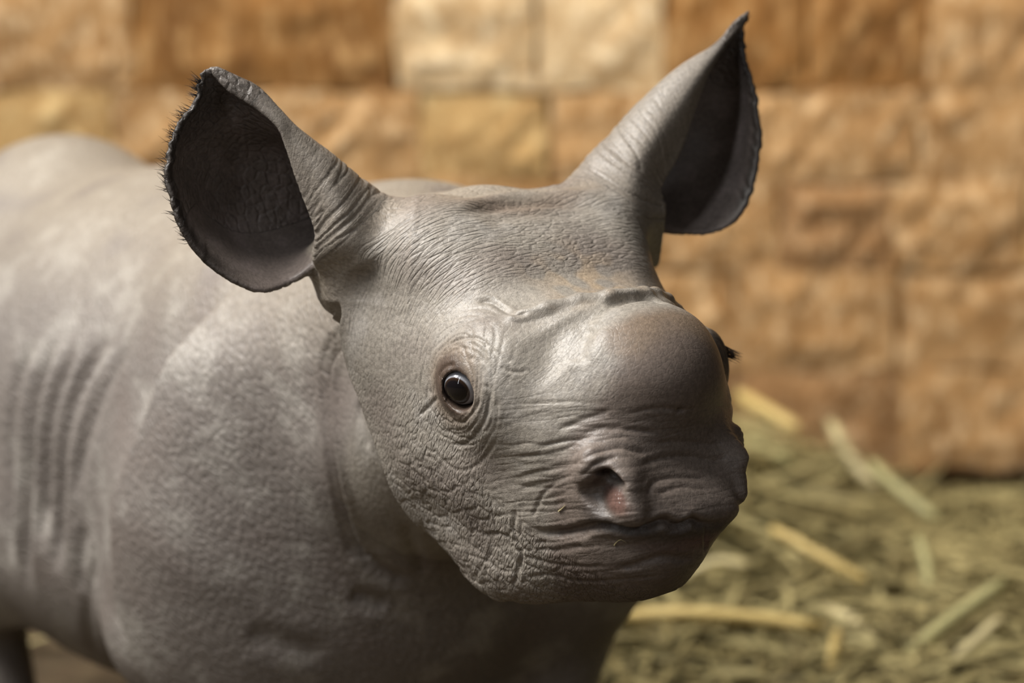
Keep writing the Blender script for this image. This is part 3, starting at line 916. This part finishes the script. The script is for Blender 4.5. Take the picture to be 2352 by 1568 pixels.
# ------------------------------------------------------------------ stall: floor, wall of sandstone blocks
def mottled(name, c0, c1, c2, scale, stretch, rough=.85, bump=.5, bd=.02):
    m, nt, b = mat(name, c0, rough, .2)
    L = nt.links.new
    tc = N_(nt, 'ShaderNodeNewGeometry')
    mp = N_(nt, 'ShaderNodeMapping'); mp.inputs['Scale'].default_value = stretch
    L(tc.outputs['Position'], mp.inputs['Vector'])
    n1 = N_(nt, 'ShaderNodeTexNoise', Scale=scale, Detail=5.0, Roughness=.55, Distortion=.6); L(mp.outputs[0], n1.inputs['Vector'])
    n2 = N_(nt, 'ShaderNodeTexNoise', Scale=scale * 3.1, Detail=5.0, Roughness=.6, Distortion=.3); L(mp.outputs[0], n2.inputs['Vector'])
    r1 = N_(nt, 'ShaderNodeValToRGB'); r1.color_ramp.elements[0].position = .36; r1.color_ramp.elements[1].position = .62
    r1.color_ramp.elements[0].color = (*c1, 1); r1.color_ramp.elements[1].color = (*c0, 1)
    L(n1.outputs['Fac'], r1.inputs[0])
    r2 = N_(nt, 'ShaderNodeMapRange'); r2.inputs[1].default_value = .5; r2.inputs[2].default_value = .68
    L(n2.outputs['Fac'], r2.inputs[0])
    mx = N_(nt, 'ShaderNodeMix', data_type='RGBA'); L(r2.outputs[0], mx.inputs[0]); L(r1.outputs[0], mx.inputs[6]); mx.inputs[7].default_value = (*c2, 1)
    L(mx.outputs[2], b.inputs['Base Color'])
    bm_ = N_(nt, 'ShaderNodeBump', Strength=bump, Distance=bd); L(n2.outputs['Fac'], bm_.inputs['Height']); L(bm_.outputs[0], b.inputs['Normal'])
    return m

FLOORM = mottled('earth_floor', (.07, .05, .03), (.04, .03, .018), (.11, .085, .05), 9, (1, 1, 1))
fl = obj('floor', mesh_from('floor', np.array([(-4, -4, 0), (4, -4, 0), (4, 3.2, 0), (-4, 3.2, 0)], float), np.array([[0, 1, 2, 3]])), FLOORM)
fl['kind'] = 'structure'

WY = at(2352, 1130, 5.8)[1]
def wall_x(px): return at(px, 800, 5.62)[0]
def wall_z(py): return at(1176, py, 5.62)[2] if py is not None else 0
TINTS = [
 mottled('sandstone_tan', (.36, .215, .095), (.23, .125, .048), (.56, .40, .23), 11, (1.25, 1, .7)),
 mottled('sandstone_rust', (.22, .105, .03), (.13, .06, .017), (.36, .215, .09), 9, (1.5, 1, .6)),
 mottled('sandstone_pale', (.52, .39, .23), (.36, .24, .12), (.64, .52, .35), 10, (1, 1, .8)),
 mottled('sandstone_brown', (.27, .15, .065), (.16, .085, .034), (.42, .28, .155), 13, (1.2, 1, .7)),
 mottled('sandstone_ochre', (.40, .26, .11), (.26, .155, .06), (.54, .40, .20), 10, (1, 1, .8))]
MORTAR = mottled('wall_core', (.30, .19, .095), (.22, .13, .06), (.36, .24, .13), 8, (1, 1, 1))
wb = obj('wall_back', mesh_from('wall_back', np.array([(x, y, z) for x in (-2.6, 2.6) for y in (WY + .07, WY + .3) for z in (0, 2.6)], float),
    np.array([[0, 1, 3, 2], [4, 6, 7, 5], [0, 4, 5, 1], [2, 3, 7, 6], [1, 5, 7, 3], [0, 2, 6, 4]])), MORTAR)
wb.data.polygons.foreach_set('use_smooth', [False] * 6)
wb['kind'] = 'structure'

def block(x0, x1, z0, z1, seed, m):
    r = random.Random(seed)
    nx, nz = 6, 4
    vs, fs = [], []
    dep = r.uniform(-.006, .006)
    for k in range(nz + 1):
        for i in range(nx + 1):
            a, b = i / nx, k / nz
            edge = min(a, 1 - a, b, 1 - b) < 1e-6
            cx = x0 + (x1 - x0) * a + r.uniform(-.006, .006); cz = z0 + (z1 - z0) * b + r.uniform(-.006, .006)
            vs.append((cx, WY + dep + (.0015 if edge else r.uniform(-.013, .002)), cz))
    n = len(vs)
    ring = [i for i in range(nx + 1)] + [(k + 1) * (nx + 1) - 1 for k in range(1, nz + 1)] + [nz * (nx + 1) + i for i in range(nx - 1, -1, -1)] + [k * (nx + 1) for k in range(nz - 1, 0, -1)]
    for i in ring: vs.append((vs[i][0], WY + .16, vs[i][2]))
    for k in range(nz):
        for i in range(nx):
            a = k * (nx + 1) + i
            fs.append((a, a + 1, a + nx + 2, a + nx + 1))
    for j in range(len(ring)):
        j2 = (j + 1) % len(ring)
        fs.append((ring[j2], ring[j], n + j, n + j2))
    me = bpy.data.meshes.new('sandstone_block'); me.from_pydata(vs, [], fs); me.update()
    return obj('sandstone_block', me, m, wb)

ROWS = [1122, 880, 640, 425, 215, -40, -260, -480, -700]
FIX = {3: [(250, 4), (640, 0), (960, 0), (1262, 4), (1560, 0), (1850, 0), (2120, 0)],          # joints (pixel x, tint) of the rows seen in the photograph
       4: [(-60, 0), (300, 0), (905, 1), (1232, 2), (1530, 2), (1860, 1), (2140, 1), (2420, 0)],
       2: [(-200, 0), (180, 0), (640, 4), (1100, 0), (1440, 0), (1800, 0), (2060, 3), (2380, 0)],
       1: [(100, 0), (520, 0), (900, 0), (1330, 0), (1700, 0), (2080, 0), (2420, 0)],
       0: [(300, 0), (760, 0), (1240, 3), (1700, 3), (2090, 3), (2460, 0)]}
rw = random.Random(11)
sd = 0
for k in range(len(ROWS) - 1):
    z0, z1 = wall_z(ROWS[k]), wall_z(ROWS[k + 1])
    js = [(wall_x(a), t) for a, t in FIX.get(k, [(1176 + rw.uniform(-200, 200), 0)])]
    x = js[0][0]
    while x > -1.9:
        x -= rw.uniform(.24, .4); js.insert(0, (x, rw.choice((0, 0, 1, 3, 4))))
    x = js[-1][0]
    while x < 1.9:
        x += rw.uniform(.24, .4); js.append((x, rw.choice((0, 0, 1, 3, 4))))
    for (xa, _), (xb, t) in zip(js[:-1], js[1:]):
        sd += 1
        block(xa + .001, xb - .001, z0 + .0008, z1 - .0008, sd, TINTS[t])

# ------------------------------------------------------------------ straw
def hay_height(x, y):
    h = .20 * np.exp(-(((x - .20) / .36) ** 2 + ((y - 2.35) / .55) ** 2)) + .035
    h += .02 * np.exp(-(((x - .55) / .5) ** 2 + ((y - 1.3) / .6) ** 2))
    return h * (1 - .85 * sstep(.5, .75, x) * sstep(1.7, 2.3, y))

def straw_mat(name, c, var):
    m, nt, b = mat(name, c, .6, .3)
    L = nt.links.new
    a = N_(nt, 'ShaderNodeAttribute', attribute_name='tone')
    r = N_(nt, 'ShaderNodeValToRGB'); r.color_ramp.elements[0].color = (*var[0], 1); r.color_ramp.elements[1].color = (*var[2], 1)
    e = r.color_ramp.elements.new(.5); e.color = (*var[1], 1)
    L(a.outputs['Fac'], r.inputs[0]); L(r.outputs[0], b.inputs['Base Color'])
    return m

def hay():
    g = np.random.default_rng(5)
    n = 25000
    x = g.uniform(-1.7, 1.7, n); y = g.uniform(.2, WY - .02, n)
    m = (x > 0) | (g.random(n) < .03)
    qb_ = to_body(np.stack([x, y, y * 0], 1))
    m &= ~((np.abs(qb_[:, 1]) < .36) & (qb_[:, 0] > -1.2) & (qb_[:, 0] < .28))
    x, y = x[m], y[m]; n = len(x)
    ang = g.uniform(0, 2 * np.pi, n); ln = g.uniform(.08, .34, n); wd = g.uniform(.0025, .0075, n)
    lift = g.normal(0, .12, n)
    dirv = np.stack([np.cos(ang), np.sin(ang), lift], 1)
    z = hay_height(x, y) * np.sqrt(g.random(n)) + .004
    c = np.stack([x, y, z], 1)
    side = np.stack([-np.sin(ang), np.cos(ang), g.normal(0, .4, n)], 1); side /= np.linalg.norm(side, axis=1, keepdims=True)
    bend = g.normal(0, .012, (n, 1)) * np.array([0, 0, 1.0]) + side * g.normal(0, .009, (n, 1))
    rows = []
    for t in (-.5, -.17, .17, .5):
        p = c + dirv * (ln * t)[:, None] + bend * (1 - 4 * t * t)
        p[:, 2] = np.maximum(p[:, 2], .003)
        w = wd * (1 if abs(t) < .3 else .6)
        rows += [p - side * w[:, None], p + side * w[:, None]]
    Vv = np.stack(rows, 1)
    Vv[..., 1] = np.minimum(Vv[..., 1], WY - .05)
    idx = (np.arange(n) * 8)[:, None, None] + np.array([[0, 1, 3, 2], [2, 3, 5, 4], [4, 5, 7, 6]])[None]
    me = mesh_from('loose_straw', Vv.reshape(-1, 3), idx.reshape(-1, 4))
    me.attributes.new('tone', 'FLOAT', 'POINT').data.foreach_set('value', np.repeat(g.random(n), 8).astype(np.float32))
    return me
HAY = straw_mat('hay', (.4, .32, .15), [(.11, .09, .04), (.205, .175, .078), (.32, .275, .13)])
tag(obj('loose_straw', hay(), HAY), 'loose heap of pale green and yellow straw along the wall', 'straw', None, 'stuff')

def stalk(pts, w, th=.003):
    """a flat straw blade with thickness through world points"""
    P = catmull(np.array(pts), 9)
    vs, fs = [], []
    for i, p in enumerate(P):
        t = P[min(i + 1, 8)] - P[max(i - 1, 0)]
        t /= np.linalg.norm(t)
        sdv = np.cross(t, CF); sdv /= np.linalg.norm(sdv); up_ = np.cross(sdv, t)
        k = w * (.75 if i in (0, 8) else 1)
        for a, b in ((-1, 0), (-.5, 1), (.5, 1), (1, 0), (0, -1)):
            vs.append(tuple(p + sdv * a * k / 2 + up_ * b * th))
    for i in range(8):
        for k in range(5):
            fs.append((i * 5 + k, i * 5 + (k + 1) % 5, i * 5 + 5 + (k + 1) % 5, i * 5 + 5 + k))
    fs.append((4, 3, 2, 1, 0)); fs.append((40, 41, 42, 43, 44))
    me = bpy.data.meshes.new('straw_stalk'); me.from_pydata(vs, [], fs); me.update()
    me.polygons.foreach_set('use_smooth', [True] * len(fs))
    return me
def smat(name, c): return mat(name, c, .5, .35)[0]
S_Y, S_P, S_G = smat('straw_gold', (.50, .38, .15)), smat('straw_pale', (.44, .38, .21)), smat('straw_green', (.33, .31, .15))
STALKS = [
 ([(1395,1418,4.55),(1560,1408,4.5),(1720,1418,4.5),(1890,1440,4.5)], .020, S_Y, 'broad golden straw stalk lying flat just right of the dark chest'),
 ([(1770,1212,4.75),(1860,1262,4.72),(1935,1305,4.7),(1990,1335,4.7)], .017, S_Y, 'gold straw stalk slanting down in the open beside the chin'),
 ([(1905,1575,4.35),(1912,1520,4.4),(1925,1450,4.45)], .017, S_Y, 'short golden stalk standing upright at the end of the flat golden stalk'),
 ([(2080,1510,4.45),(2150,1450,4.5),(2230,1390,4.55),(2310,1335,4.6)], .022, S_G, 'greenish straw blade rising toward the right edge of the straw'),
 ([(2190,1520,4.4),(2240,1475,4.42),(2300,1420,4.45)], .018, S_P, 'pale straw blade parallel below the greenish rising blade'),
 ([(1690,905,5.5),(1745,935,5.45),(1830,985,5.4)], .026, S_Y, 'yellow straw stalk at the top of the heap beside the snout'),
 ([(1705,1000,5.45),(1760,1035,5.4),(1820,1065,5.4)], .022, S_G, 'green straw blade under the yellow stalk at the heap top'),
 ([(1905,965,5.45),(1925,1000,5.4),(1945,1040,5.4),(2010,1120,5.35)], .024, S_P, 'pale straw stalk hanging down the heap against the brown wall foot'),
 ([(2000,1060,5.3),(2060,1120,5.25),(2150,1190,5.2)], .020, S_G, 'green straw blade sloping from the heap toward the dark wall gap'),
 ([(1560,1330,4.7),(1640,1290,4.7),(1720,1300,4.7)], .014, S_P, 'pale thin stalk bending close behind the chin'),
 ([(1890,1400,4.6),(1960,1425,4.55),(2010,1490,4.5),(2060,1545,4.45)], .020, S_P, 'pale curved blade crossing behind the upright golden stalk'),
 ([(2110,1230,4.9),(2130,1300,4.85),(2135,1370,4.8)], .018, S_G, 'green blade standing in the straw at the middle right'),
]
for pts, w, m, lab in STALKS:
    tag(obj('straw_stalk', stalk([at(*p) for p in pts], w), m), lab, 'straw stalk', 'single straw stalks lying on the heap')
# crumbs of straw stuck to the muzzle
def crumb(pts, lift, r, m, lab):
    P = []
    for px, py in pts:
        p = pick_final(px, py)
        P.append(p + (CP - p) / np.linalg.norm(CP - p) * lift)
    tag(obj('straw_crumb', strands('straw_crumb', [([tuple(a) for a in catmull(np.array(P), 7)], r)], 5), m), lab, 'straw crumb', 'straw crumbs on the muzzle')
crumb([(1283, 1173), (1291, 1166), (1299, 1160)], .0012, .0009, S_P, 'tiny pale straw splinter stuck behind the near nostril')
crumb([(1409, 1252), (1416, 1243), (1428, 1239), (1440, 1246)], .0006, .0006, S_P, 'thin curled straw crumb stuck below the lower lip')
